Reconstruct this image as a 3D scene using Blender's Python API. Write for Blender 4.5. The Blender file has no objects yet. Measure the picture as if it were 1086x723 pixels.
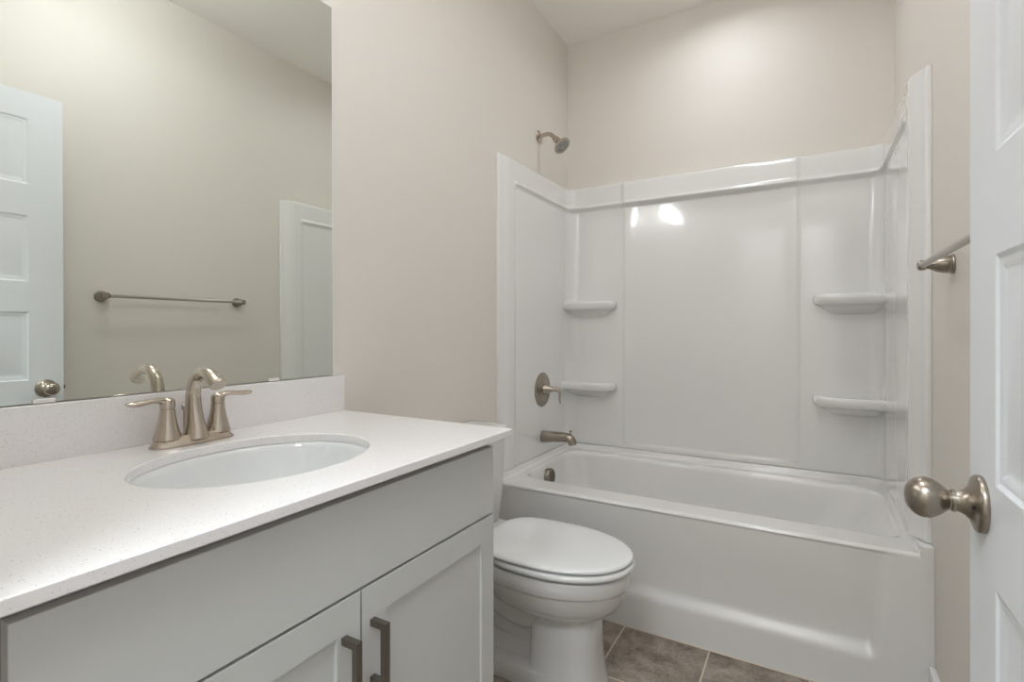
import bpy, bmesh, math, random
from mathutils import Vector, Matrix
PI = math.pi
SC = bpy.context.scene
COL = SC.collection
random.seed(7)

# ---------------------------------------------------------------- camera
cam_d = bpy.data.cameras.new('camera')
cam = bpy.data.objects.new('camera', cam_d)
COL.objects.link(cam)
cam.location = (1.2069, -2.7018, 1.1168)
cam.rotation_euler = (PI / 2, 0, 0.5199)
cam_d.sensor_fit = 'HORIZONTAL'
cam_d.sensor_width = 36.0
cam_d.lens = 541.988 / 1086 * 36
cam_d.shift_x = -(547.55 - 543.0) / 1086
cam_d.shift_y = -(361.5 - 349.691) / 1086
cam_d.clip_start = 0.01
SC.camera = cam

# ---------------------------------------------------------------- light and exposure
SC.view_settings.view_transform = 'Standard'
SC.view_settings.look = 'None'
SC.view_settings.gamma = 1.0
SC.view_settings.use_curve_mapping = False
SC.view_settings.exposure = 0.32
try:
    SC.cycles.use_denoising = True
    SC.cycles.max_bounces = 14
    SC.cycles.diffuse_bounces = 8
    SC.cycles.glossy_bounces = 6
    SC.cycles.caustics_reflective = True
    SC.cycles.blur_glossy = 1.0
    SC.cycles.sample_clamp_indirect = 6.0
except Exception:
    pass
world = bpy.data.worlds.new('world')
SC.world = world
world.use_nodes = True
world.node_tree.nodes['Background'].inputs[0].default_value = (0.9, 0.95, 1.0, 1)
world.node_tree.nodes['Background'].inputs[1].default_value = 0.3

def area_light(name, loc, size, power, color, rot=(0, 0, 0), shape='DISK', spread=PI, size_y=None):
    l = bpy.data.lights.new(name, 'AREA')
    l.shape = shape
    l.size = size
    if size_y:
        l.size_y = size_y
    l.energy = power
    l.color = color
    l.spread = spread
    o = bpy.data.objects.new(name, l)
    COL.objects.link(o)
    o.location = loc
    o.rotation_euler = rot
    return o

TUB_LAMP_W = 2.1
HALL_FILL_W = 30.0
ROOM_FILL = 15.5
SHADE_STRENGTH = 10.8
WARM = (0.95, 1.0, 1.06)
COOL = (0.86, 0.96, 1.05)
area_light('tub_ceiling_lamp', (0.86, -0.40, 2.738), 0.13, TUB_LAMP_W, WARM, spread=2.8)
area_light('hallway_fill', (0.95, -3.35, 2.70), 0.7, HALL_FILL_W, COOL)  # unseen fill light behind the camera, added to lift the room

# ---------------------------------------------------------------- dimensions
W = 1.524          # room width, left wall x=0 .. right wall x=W
ZC = 2.755         # ceiling
YF = -2.612        # room side of the front wall
YH = -2.722        # hall side of the front wall

# ---------------------------------------------------------------- materials
def mat(name, color, rough=0.5, metal=0.0, spec=0.5, coat=0.0, coat_rough=0.05):
    m = bpy.data.materials.new(name)
    m.use_nodes = True
    b = m.node_tree.nodes['Principled BSDF']
    b.inputs['Base Color'].default_value = (*color, 1)
    b.inputs['Roughness'].default_value = rough
    b.inputs['Metallic'].default_value = metal
    b.inputs['Specular IOR Level'].default_value = spec
    b.inputs['Coat Weight'].default_value = coat
    b.inputs['Coat Roughness'].default_value = coat_rough
    return m

def nodes(m):
    nt = m.node_tree
    return nt, nt.nodes['Principled BSDF']

def noise_bump(m, scale, strength, dist=0.001, detail=3.0):
    nt, b = nodes(m)
    tc = nt.nodes.new('ShaderNodeTexCoord')
    n = nt.nodes.new('ShaderNodeTexNoise')
    n.inputs['Scale'].default_value = scale
    n.inputs['Detail'].default_value = detail
    bp = nt.nodes.new('ShaderNodeBump')
    bp.inputs['Strength'].default_value = strength
    bp.inputs['Distance'].default_value = dist
    nt.links.new(tc.outputs['Object'], n.inputs['Vector'])
    nt.links.new(n.outputs['Fac'], bp.inputs['Height'])
    nt.links.new(bp.outputs['Normal'], b.inputs['Normal'])

M = {}
M['wall'] = mat('wall_paint', (0.735, 0.695, 0.642), 0.55, spec=0.35)
noise_bump(M['wall'], 260, 0.10, 0.0006)
M['ceiling'] = mat('ceiling_paint', (0.90, 0.87, 0.83), 0.85, spec=0.2)
noise_bump(M['ceiling'], 120, 0.15, 0.001)
M['trim'] = mat('trim_paint', (0.80, 0.80, 0.80), 0.30)
M['door'] = mat('door_paint', (0.77, 0.79, 0.82), 0.35)
noise_bump(M['door'], 90, 0.05, 0.0005)
M['cabinet'] = mat('cabinet_paint', (0.575, 0.58, 0.565), 0.42)
noise_bump(M['cabinet'], 150, 0.03, 0.0004)
M['cabinet_shaded'] = mat('cabinet_frame_shaded', (0.44, 0.43, 0.41), 0.5)  # cabinet paint darkened to put the shade of the gaps into the frame
M['acrylic'] = mat('white_acrylic', (0.80, 0.795, 0.782), 0.14, spec=0.5, coat=0.8, coat_rough=0.03)
M['porcelain'] = mat('vitreous_china', (0.68, 0.67, 0.655), 0.10, spec=0.5, coat=0.5, coat_rough=0.03)
M['seat'] = mat('seat_enamel', (0.77, 0.775, 0.77), 0.16, coat=0.5, coat_rough=0.05)
M['sink'] = mat('sink_china', (0.74, 0.75, 0.745), 0.12, coat=0.4, coat_rough=0.03)
M['nickel'] = mat('brushed_nickel', (0.52, 0.455, 0.385), 0.24, metal=1.0)
M['nickel_dark'] = mat('dark_brushed_nickel', (0.36, 0.315, 0.265), 0.27, metal=1.0)
M['pull'] = mat('pull_bronze', (0.235, 0.21, 0.18), 0.38, metal=1.0)
M['steel'] = mat('bar_steel', (0.50, 0.47, 0.43), 0.30, metal=1.0)
M['black'] = mat('black_hole', (0.015, 0.013, 0.012), 0.6)
M['spray'] = mat('spray_face_rubber', (0.36, 0.345, 0.32), 0.5)
M['clip'] = mat('clear_clip_plastic', (0.80, 0.76, 0.73), 0.25)
M['caulk'] = mat('caulk', (0.70, 0.61, 0.50), 0.6)
M['carpet'] = mat('hall_floor', (0.38, 0.35, 0.31), 0.9)
M['glass_edge'] = mat('mirror_edge_glass', (0.86, 0.88, 0.86), 0.12)
M['mirror'] = mat('mirror_silver', (0.815, 0.845, 0.80), 0.0, metal=1.0)
def emit(name, color, strength):
    m = bpy.data.materials.new(name)
    m.use_nodes = True
    nt, b = nodes(m)
    b.inputs['Base Color'].default_value = (0.9, 0.9, 0.88, 1)
    b.inputs['Emission Color'].default_value = (*color, 1)
    b.inputs['Emission Strength'].default_value = strength
    return m
M['shade'] = emit('lit_glass_shade', WARM, SHADE_STRENGTH)
M['lens'] = emit('lit_lens', WARM, 4.0)
M['drum'] = emit('fill_drum_glow', WARM, ROOM_FILL)  # glow of the added drum fill

# quartz: off-white with fine grey-brown flecks
def quartz():
    m = mat('quartz', (0.83, 0.81, 0.80), 0.22, coat=0.25, coat_rough=0.08)
    nt, b = nodes(m)
    tc = nt.nodes.new('ShaderNodeTexCoord')
    prev = None
    base = nt.nodes.new('ShaderNodeRGB')
    base.outputs[0].default_value = (0.80, 0.775, 0.765, 1)
    prev = base.outputs[0]
    for sc, lo, hi, colr, thr in ((210, 0.14, 0.24, (0.42, 0.36, 0.31, 1), 0.86), (330, 0.16, 0.30, (0.58, 0.53, 0.49, 1), 0.78), (300, 0.10, 0.2, (0.95, 0.95, 0.95, 1), 0.60)):
        v = nt.nodes.new('ShaderNodeTexVoronoi')
        v.inputs['Scale'].default_value = sc
        nt.links.new(tc.outputs['Object'], v.inputs['Vector'])
        mr = nt.nodes.new('ShaderNodeMapRange')
        mr.inputs['From Min'].default_value = lo
        mr.inputs['From Max'].default_value = hi
        mr.inputs['To Min'].default_value = 1.0
        mr.inputs['To Max'].default_value = 0.0
        nt.links.new(v.outputs['Distance'], mr.inputs['Value'])
        sep = nt.nodes.new('ShaderNodeSeparateColor')
        nt.links.new(v.outputs['Color'], sep.inputs['Color'])
        gt = nt.nodes.new('ShaderNodeMath')
        gt.operation = 'GREATER_THAN'
        gt.inputs[1].default_value = thr
        nt.links.new(sep.outputs[0], gt.inputs[0])
        mu = nt.nodes.new('ShaderNodeMath')
        mu.operation = 'MULTIPLY'
        nt.links.new(mr.outputs['Result'], mu.inputs[0])
        nt.links.new(gt.outputs[0], mu.inputs[1])
        mx = nt.nodes.new('ShaderNodeMix')
        mx.data_type = 'RGBA'
        nt.links.new(mu.outputs[0], mx.inputs['Factor'])
        nt.links.new(prev, mx.inputs['A'])
        mx.inputs['B'].default_value = colr
        prev = mx.outputs['Result']
    nt.links.new(prev, b.inputs['Base Color'])
    return m
M['quartz'] = quartz()

# floor tile: 12 inch stone-look tiles with thin pale grout
TX, TY, TP = 0.605, -0.8235, 0.3020
def tile_mat():
    m = mat('floor_tile', (0.2, 0.17, 0.14), 0.42)
    nt, b = nodes(m)
    tc = nt.nodes.new('ShaderNodeTexCoord')
    sep = nt.nodes.new('ShaderNodeSeparateXYZ')
    nt.links.new(tc.outputs['Object'], sep.inputs[0])
    def mth(op, a, b_=None, c=None):
        n = nt.nodes.new('ShaderNodeMath')
        n.operation = op
        for i, v in enumerate((a, b_, c)):
            if v is None:
                continue
            if isinstance(v, (int, float)):
                n.inputs[i].default_value = v
            else:
                nt.links.new(v, n.inputs[i])
        return n.outputs[0]
    def line(axis, off):
        u = mth('DIVIDE', mth('SUBTRACT', sep.outputs[axis], off), TP)
        f = mth('FRACT', mth('ADD', u, 100.0))
        d = mth('MINIMUM', f, mth('SUBTRACT', 1.0, f))
        return mth('LESS_THAN', d, 0.0085), mth('FLOOR', mth('ADD', u, 100.0))
    lx, cx = line(0, TX)
    ly, cy = line(1, TY)
    grout = mth('MAXIMUM', lx, ly)
    comb = nt.nodes.new('ShaderNodeCombineXYZ')
    nt.links.new(mth('MULTIPLY', cx, 3.7), comb.inputs[0])
    nt.links.new(mth('MULTIPLY', cy, 5.3), comb.inputs[1])
    add = nt.nodes.new('ShaderNodeVectorMath')
    nt.links.new(tc.outputs['Object'], add.inputs[0])
    nt.links.new(comb.outputs[0], add.inputs[1])
    n1 = nt.nodes.new('ShaderNodeTexNoise')
    n1.inputs['Scale'].default_value = 11.0
    n1.inputs['Detail'].default_value = 9.0
    n1.inputs['Roughness'].default_value = 0.74
    n1.inputs['Distortion'].default_value = 0.25
    nt.links.new(add.outputs[0], n1.inputs['Vector'])
    r = nt.nodes.new('ShaderNodeValToRGB')
    e = r.color_ramp.elements
    e[0].position = 0.33; e[0].color = (0.110, 0.084, 0.060, 1)
    e[1].position = 0.66; e[1].color = (0.400, 0.350, 0.295, 1)
    mid = e.new(0.49); mid.color = (0.255, 0.214, 0.172, 1)
    nt.links.new(n1.outputs['Fac'], r.inputs['Fac'])
    n2 = nt.nodes.new('ShaderNodeTexNoise')
    n2.inputs['Scale'].default_value = 120.0
    nt.links.new(add.outputs[0], n2.inputs['Vector'])
    mx0 = nt.nodes.new('ShaderNodeMix'); mx0.data_type = 'RGBA'; mx0.blend_type = 'OVERLAY'
    mx0.inputs['Factor'].default_value = 0.35
    nt.links.new(r.outputs['Color'], mx0.inputs['A'])
    nt.links.new(n2.outputs['Fac'], mx0.inputs['B'])
    mx = nt.nodes.new('ShaderNodeMix'); mx.data_type = 'RGBA'
    nt.links.new(grout, mx.inputs['Factor'])
    nt.links.new(mx0.outputs['Result'], mx.inputs['A'])
    mx.inputs['B'].default_value = (0.62, 0.54, 0.44, 1)
    nt.links.new(mx.outputs['Result'], b.inputs['Base Color'])
    bp = nt.nodes.new('ShaderNodeBump')
    bp.inputs['Strength'].default_value = 0.5
    bp.inputs['Distance'].default_value = 0.001
    nt.links.new(mth('SUBTRACT', 1.0, grout), bp.inputs['Height'])
    nt.links.new(bp.outputs['Normal'], b.inputs['Normal'])
    return m
M['tile'] = tile_mat()

# ---------------------------------------------------------------- mesh helpers
def mesh_obj(name, verts, faces, m, parent=None, smooth=True, bevel=0.0, segs=3, angle=40, subsurf=0, origin=None):
    me = bpy.data.meshes.new(name)
    if origin:
        verts = [(v[0] - origin[0], v[1] - origin[1], v[2] - origin[2]) for v in verts]
    me.from_pydata([tuple(v) for v in verts], [], faces)
    bm = bmesh.new()
    bm.from_mesh(me)
    bmesh.ops.remove_doubles(bm, verts=bm.verts, dist=1e-6)
    bmesh.ops.recalc_face_normals(bm, faces=bm.faces)
    bm.to_mesh(me)
    bm.free()
    return finish(name, me, m, parent, smooth, bevel, segs, angle, subsurf, origin)

def finish(name, me, m, parent, smooth, bevel, segs, angle, subsurf, origin=None):
    o = bpy.data.objects.new(name, me)
    COL.objects.link(o)
    if origin:
        o.location = origin
    me.materials.append(m)
    if parent is not None:
        o.parent = parent
        o.location = Vector(o.location) - Vector(world_loc(parent))
    if smooth:
        for p in me.polygons:
            p.use_smooth = True
    if bevel > 0:
        b = o.modifiers.new('bevel', 'BEVEL')
        b.width = bevel
        b.segments = segs
        b.limit_method = 'ANGLE'
        b.angle_limit = math.radians(angle)
        b.harden_normals = True
    elif smooth:
        try:
            me.set_sharp_from_angle(angle=math.radians(angle))
        except Exception:
            pass
    if subsurf:
        s = o.modifiers.new('sub', 'SUBSURF')
        s.levels = subsurf
        s.render_levels = subsurf
    return o

def world_loc(o):
    p = Vector((0, 0, 0))
    while o is not None:
        p += Vector(o.location)
        o = o.parent
    return p

def box_data(x0, x1, y0, y1, z0, z1):
    v = [(x, y, z) for x in (x0, x1) for y in (y0, y1) for z in (z0, z1)]
    f = [(0, 1, 3, 2), (4, 6, 7, 5), (0, 4, 5, 1), (2, 3, 7, 6), (0, 2, 6, 4), (1, 5, 7, 3)]
    return v, f

def box(name, b, m, parent=None, bevel=0.0, **k):
    v, f = box_data(*b)
    return mesh_obj(name, v, f, m, parent, bevel=bevel, smooth=bevel > 0, **k)

def boxes(name, bs, m, parent=None, bevel=0.0, **k):
    V, Fc = [], []
    for b in bs:
        v, f = box_data(*b)
        n = len(V)
        V += v
        Fc += [tuple(i + n for i in q) for q in f]
    me = bpy.data.meshes.new(name)
    me.from_pydata(V, [], Fc)
    bm = bmesh.new(); bm.from_mesh(me)
    bmesh.ops.recalc_face_normals(bm, faces=bm.faces)
    bm.to_mesh(me); bm.free()
    return finish(name, me, m, parent, bevel > 0, bevel, 2, 40, 0)

def rings_data(rings, cap0=True, cap1=True, closed=True):
    n = len(rings[0])
    V = [p for r in rings for p in r]
    Fc = []
    for i in range(len(rings) - 1):
        for j in range(n if closed else n - 1):
            k = (j + 1) % n
            Fc.append((i * n + j, i * n + k, (i + 1) * n + k, (i + 1) * n + j))
    if cap0:
        Fc.append(tuple(range(n))[::-1])
    if cap1:
        Fc.append(tuple(range((len(rings) - 1) * n, len(rings) * n)))
    return V, Fc

def loft(name, rings, m, parent=None, cap0=True, cap1=True, **k):
    V, Fc = rings_data(rings, cap0, cap1)
    return mesh_obj(name, V, Fc, m, parent, **k)

def frame_for(axis):
    a = Vector(axis).normalized()
    ref = Vector((0, 0, 1)) if abs(a.z) < 0.9 else Vector((0, 1, 0))
    u = a.cross(ref).normalized()
    return a, u, a.cross(u).normalized()

def lathe_data(base, axis, prof, n=40):
    a, u, v = frame_for(axis)
    b = Vector(base)
    rings = []
    for d, r in prof:
        r = max(r, 1e-4)
        rings.append([b + a * d + (u * math.cos(t) + v * math.sin(t)) * r for t in [2 * PI * i / n for i in range(n)]])
    return rings_data(rings)

def lathe(name, base, axis, prof, m, parent=None, n=40, **k):
    V, Fc = lathe_data(base, axis, prof, n)
    return mesh_obj(name, V, Fc, m, parent, **k)

def spline(pts, n):
    """Catmull-Rom through pts (any dimension)."""
    P = [list(p) for p in pts]
    P = [[2 * a - b for a, b in zip(P[0], P[1])]] + P + [[2 * a - b for a, b in zip(P[-1], P[-2])]]
    out = []
    segs = len(P) - 3
    for i in range(segs):
        for k in range(n):
            t = k / n
            out.append([0.5 * (2 * b + (c - a) * t + (2 * a - 5 * b + 4 * c - d) * t * t + (3 * b - a - 3 * c + d) * t ** 3)
                        for a, b, c, d in zip(P[i], P[i + 1], P[i + 2], P[i + 3])])
    out.append(P[-2])
    return out

def tube_data(path, n=28, side=(0, 1, 0), sub=6):
    """path: (x,y,z,ra,rb): ra radius along 'side', rb radius in the bending plane."""
    pts = spline(path, sub)
    rings = []
    for i, p in enumerate(pts):
        a = Vector(pts[max(i - 1, 0)][:3]); b = Vector(pts[min(i + 1, len(pts) - 1)][:3])
        t = (b - a).normalized()
        s = Vector(side)
        s = (s - t * s.dot(t)).normalized()
        w = t.cross(s).normalized()
        c = Vector(p[:3])
        rings.append([c + s * (p[3] * math.cos(q)) + w * (p[4] * math.sin(q)) for q in [2 * PI * k / n for k in range(n)]])
    return rings_data(rings)

def tube(name, path, m, parent=None, side=(0, 1, 0), n=28, sub=6, **k):
    V, Fc = tube_data(path, n, side, sub)
    return mesh_obj(name, V, Fc, m, parent, **k)

def merge(name, parts, m, parent=None, **k):
    V, Fc = [], []
    for v, f in parts:
        n = len(V)
        V += list(v)
        Fc += [tuple(i + n for i in q) for q in f]
    return mesh_obj(name, V, Fc, m, parent, **k)

def rrect(x0, x1, y0, y1, r, z, k=12, m=10):
    """closed ring, counter-clockwise from the front-left corner; r may be 4 radii (fl, fr, br, bl)."""
    if not isinstance(r, (list, tuple)):
        r = (r,) * 4
    cs = [(x0 + r[0], y0 + r[0], PI, r[0]), (x1 - r[1], y0 + r[1], 1.5 * PI, r[1]),
          (x1 - r[2], y1 - r[2], 0, r[2]), (x0 + r[3], y1 - r[3], 0.5 * PI, r[3])]
    out = []
    for i, (cx, cy, a0, rr) in enumerate(cs):
        arc = [(cx + rr * math.cos(a0 + PI / 2 * j / k), cy + rr * math.sin(a0 + PI / 2 * j / k)) for j in range(k + 1)]
        out += arc
        nx, ny, na, nr = cs[(i + 1) % 4]
        q = (nx + nr * math.cos(na), ny + nr * math.sin(na))
        p = arc[-1]
        out += [(p[0] + (q[0] - p[0]) * j / m, p[1] + (q[1] - p[1]) * j / m) for j in range(1, m)]
    return [Vector((a, b, z)) for a, b in out]

def sstep(a, b, x):
    if a == b:
        return 1.0 if x > a else 0.0
    t = min(1, max(0, (x - a) / (b - a)))
    return t * t * (3 - 2 * t)

def thing(name, label, cat, loc=(0, 0, 0), group=None):
    o = bpy.data.objects.new(name, None)
    o.empty_display_size = 0.05
    COL.objects.link(o)
    o.location = loc
    return tag(o, label, cat, group)

def tag(o, label, cat, group=None):
    o['label'] = label
    o['category'] = cat
    if group:
        o['group'] = group
    return o

def struct(o, label=None, cat=None):
    o['kind'] = 'structure'
    if label:
        o['label'] = label
    if cat:
        o['category'] = cat
    return o

def panel_slab(name, axis_pt, size_u, size_z, thick, holes, prof, m, parent=None, back=True, bevel=0.0):
    """Slab in the y-z plane facing -x or +x with moulded rectangular panels.
    axis_pt: (x_face, y_start, z_start); u runs along y. thick signed: + means the slab body lies at +x of the face.
    holes: (u0,u1,z0,z1); prof: list of (inset, depth) rings."""
    xf, y0, z0 = axis_pt
    sgn = 1 if thick > 0 else -1
    V, Fc = [], []
    def add(us, zs, xs):
        n = len(V)
        V.extend([(xs[i], y0 + us[i], z0 + zs[i]) for i in range(len(us))])
        return n
    def face(xface, s):
        us = sorted({0, size_u} | {h[0] for h in holes} | {h[1] for h in holes})
        zs = sorted({0, size_z} | {h[2] for h in holes} | {h[3] for h in holes})
        for i in range(len(us) - 1):
            for j in range(len(zs) - 1):
                cu, cz = (us[i] + us[i + 1]) / 2, (zs[j] + zs[j + 1]) / 2
                if any(h[0] < cu < h[1] and h[2] < cz < h[3] for h in holes):
                    continue
                n = add([us[i], us[i + 1], us[i + 1], us[i]], [zs[j], zs[j], zs[j + 1], zs[j + 1]], [xface] * 4)
                Fc.append((n, n + 1, n + 2, n + 3))
        for h in holes:
            prev = None
            for ins, dep in prof:
                n = add([h[0] + ins, h[1] - ins, h[1] - ins, h[0] + ins], [h[2] + ins, h[2] + ins, h[3] - ins, h[3] - ins], [xface + s * dep] * 4)
                if prev is not None:
                    for q in range(4):
                        r = (q + 1) % 4
                        Fc.append((prev + q, prev + r, n + r, n + q))
                prev = n
            Fc.append((prev, prev + 1, prev + 2, prev + 3))
    face(xf, sgn)
    xb = xf + thick
    if back:
        face(xb, -sgn)
    else:
        n = add([0, size_u, size_u, 0], [0, 0, size_z, size_z], [xb] * 4)
        Fc.append((n, n + 1, n + 2, n + 3))
    us = sorted({0, size_u} | {h[0] for h in holes} | {h[1] for h in holes})
    zs = sorted({0, size_z} | {h[2] for h in holes} | {h[3] for h in holes})
    for i in range(len(us) - 1):
        for zz in (0, size_z):
            n = add([us[i], us[i + 1], us[i + 1], us[i]], [zz] * 4, [xf, xf, xb, xb])
            Fc.append((n, n + 1, n + 2, n + 3))
    for j in range(len(zs) - 1):
        for uu in (0, size_u):
            n = add([uu] * 4, [zs[j], zs[j + 1], zs[j + 1], zs[j]], [xf, xf, xb, xb])
            Fc.append((n, n + 1, n + 2, n + 3))
    return mesh_obj(name, V, Fc, m, parent, smooth=bevel > 0, bevel=bevel, segs=2, angle=25)

# ================================================================ ROOM SHELL
T = 0.10
struct(box('floor', (-0.7, 2.5, -4.1, 0.1, -0.08, 0.0), M['tile']))
struct(box('ceiling', (-0.7, 2.5, -4.1, 0.1, ZC, ZC + 0.08), M['ceiling']))
struct(box('wall_left', (-T, 0, YH, 0, 0, ZC), M['wall']))
struct(box('wall_back', (-T, W + T, 0, T, 0, ZC), M['wall']))
struct(box('wall_right', (W, W + T, YH, 0, 0, ZC), M['wall']))
JX0, JX1, JZ = 0.62, 1.402, 2.062      # door opening
struct(boxes('wall_front', [(0, JX0 - 0.02, YH, YF, 0, ZC), (JX1 + 0.04, W, YH, YF, 0, ZC), (JX0 - 0.02, JX1 + 0.04, YH, YF, JZ + 0.02, ZC)], M['wall']))
struct(boxes('trim_1', [(JX0 - 0.02, JX0, YH - 0.004, YF + 0.004, 0, JZ), (JX1 + 0.022, JX1 + 0.04, YH - 0.004, YF + 0.004, 0, JZ),
                        (JX0 - 0.02, JX1 + 0.04, YH - 0.004, YF + 0.004, JZ, JZ + 0.02)], M['trim'], bevel=0.001))
struct(boxes('trim_2', [(JX0 - 0.078, JX0 - 0.005, YH - 0.018, YH, 0, JZ + 0.07), (JX1 + 0.027, JX1 + 0.10, YH - 0.018, YH, 0, JZ + 0.07),
                        (JX0 - 0.078, JX1 + 0.10, YH - 0.018, YH, JZ + 0.07, JZ + 0.14)], M['trim'], bevel=0.004))
# hallway outside the doorway
struct(boxes('wall_hallway', [(-0.7, 2.5, -4.1, -4.0, 0, ZC), (-0.8, -0.7, -4.1, YH, 0, ZC), (2.5, 2.6, -4.1, YH, 0, ZC),
                              (-0.7, -T, YH, YH + 0.1, 0, ZC), (W + T, 2.5, YH, YH + 0.1, 0, ZC)], M['wall']))

def baseboard(name, path_boxes):
    struct(boxes(name, path_boxes, M['trim'], bevel=0.004))
BH = 0.146
baseboard('baseboard_right', [(W - 0.017, W, YF + 0.002, -0.8285, 0, BH)])
baseboard('baseboard_left', [(0, 0.0135, -1.684, -0.826, 0, BH)])
# pale grout line where the tile meets the tub
struct(box('trim_3', (0.002, W - 0.014, -0.8275, -0.8235, 0.0, 0.003), M['caulk'], bevel=0.001))

# ---------------------------------------------------------------- open door leaf
DX, DY1, DW = 1.3893, -1.829, 0.762
DZ0, DZ1 = 0.012, 2.043
tops = [1.940, 1.570, 1.2018, 0.823, 0.450]
bots = [1.690, 1.3176, 0.9403, 0.565, 0.192]
holes = [(0.107, DW - 0.105, b - DZ0, t - DZ0) for t, b in zip(tops, bots)]
holes = [(h[0], h[1], h[2], h[3]) for h in holes]
door = panel_slab('door_1', (DX, DY1 - DW, DZ0), DW, DZ1 - DZ0, 0.035, holes,
                  [(0, 0), (0.005, 0.003), (0.012, 0.0035), (0.017, 0.0058), (0.024, 0.0058), (0.049, 0.0022), (0.052, 0.0018)], M['door'], bevel=0.0012)
struct(door, 'open white five-panel bathroom door with egg-shaped nickel knob', 'door')
KY, KZ = -1.885, 0.906
KNOB_BALL = spline([(0.033, 0.0122), (0.0365, 0.0152), (0.0415, 0.0193), (0.0475, 0.0230), (0.0545, 0.0250), (0.0615, 0.0243), (0.0680, 0.0208), (0.0730, 0.0150), (0.0760, 0.0085), (0.0772, 0.0005)], 4)
kn = lathe('door_knob', (DX + 0.0005, KY, KZ), (-1, 0, 0),
           [(0, 0.0), (0, 0.0335), (0.003, 0.0345), (0.0065, 0.0340), (0.0080, 0.0325), (0.0100, 0.0270), (0.0130, 0.0205), (0.0175, 0.0155), (0.022, 0.0130), (0.026, 0.0118),
            (0.0265, 0.0135), (0.030, 0.0135), (0.0305, 0.0118)] + [tuple(q) for q in KNOB_BALL], M['nickel_dark'], door, n=80, angle=50)
lathe('privacy_pin_hole', (DX - 0.0125, KY - 0.021, KZ), (-1, 0, 0), [(0, 0), (0, 0.0022), (0.0012, 0.0022), (0.0012, 0)], M['black'], kn, n=12)
box('latch_bolt', (DX + 0.011, DX + 0.024, DY1, DY1 + 0.009, KZ - 0.008, KZ + 0.008), M['nickel_dark'], door, bevel=0.002)
kn2 = lathe('door_knob', (DX + 0.035, KY, KZ), (1, 0, 0), [(0, 0), (0, 0.034), (0.006, 0.034), (0.013, 0.021), (0.022, 0.0125), (0.032, 0.012), (0.042, 0.0215), (0.055, 0.0255), (0.066, 0.021), (0.074, 0.010), (0.076, 0)], M['nickel_dark'], door, n=40, angle=50)
for hz in (0.22, 1.05, 1.86):
    V, Fc = lathe_data((DX - 0.004, DY1 - DW - 0.004, hz - 0.045), (0, 0, 1), [(0, 0), (0, 0.006), (0.09, 0.006), (0.09, 0)], 16)
    mesh_obj('hinge', V, Fc, M['nickel_dark'], door)

# ================================================================ TUB SURROUND AND BATHTUB
R0 = 0.092
def upath(yfront, nside, nback, narc=18, extra_side=(), extra_back=()):
    """Points along the three alcove walls: (x, y, nx, ny, region, wx, wy); region 0..1 left, 1..2 back, 2..3 right blends."""
    P = []
    ys = sorted({yfront + (-R0 - yfront) * i / nside for i in range(nside + 1)} | set(extra_side))
    for y in ys:
        P.append((0, y, 1, 0, 0.0, 0, y))
    for i in range(1, narc):
        a = PI - (PI / 2) * i / narc
        c, s = math.cos(a), math.sin(a)
        k = 1 / max(abs(c), abs(s))
        P.append((R0 + R0 * c, -R0 + R0 * s, -c, -s, i / narc, R0 + R0 * c * k, -R0 + R0 * s * k))
    xs = sorted({R0 + (W - 2 * R0) * i / nback for i in range(nback + 1)} | set(extra_back))
    for x in xs:
        P.append((x, 0, 0, -1, 1.0, x, 0))
    for i in range(1, narc):
        a = PI / 2 - (PI / 2) * i / narc
        c, s = math.cos(a), math.sin(a)
        k = 1 / max(abs(c), abs(s))
        P.append((W - R0 + R0 * c, -R0 + R0 * s, -c, -s, 1 + i / narc, W - R0 + R0 * c * k, -R0 + R0 * s * k))
    for y in sorted(ys, reverse=True):
        P.append((W, y, -1, 0, 2.0, W, y))
    return P

def lin3(r, l, b, rt):
    return l + (b - l) * sstep(0, 1, r) if r <= 1 else b + (rt - b) * sstep(1, 2, r)

def grid_obj(name, rows, m, parent=None, angle=50):
    n = len(rows[0])
    V = [p for r in rows for p in r]
    Fc = [(i * n + j, i * n + j + 1, (i + 1) * n + j + 1, (i + 1) * n + j) for i in range(len(rows) - 1) for j in range(n - 1)]
    return mesh_obj(name, V, Fc, m, parent, angle=angle)

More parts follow.
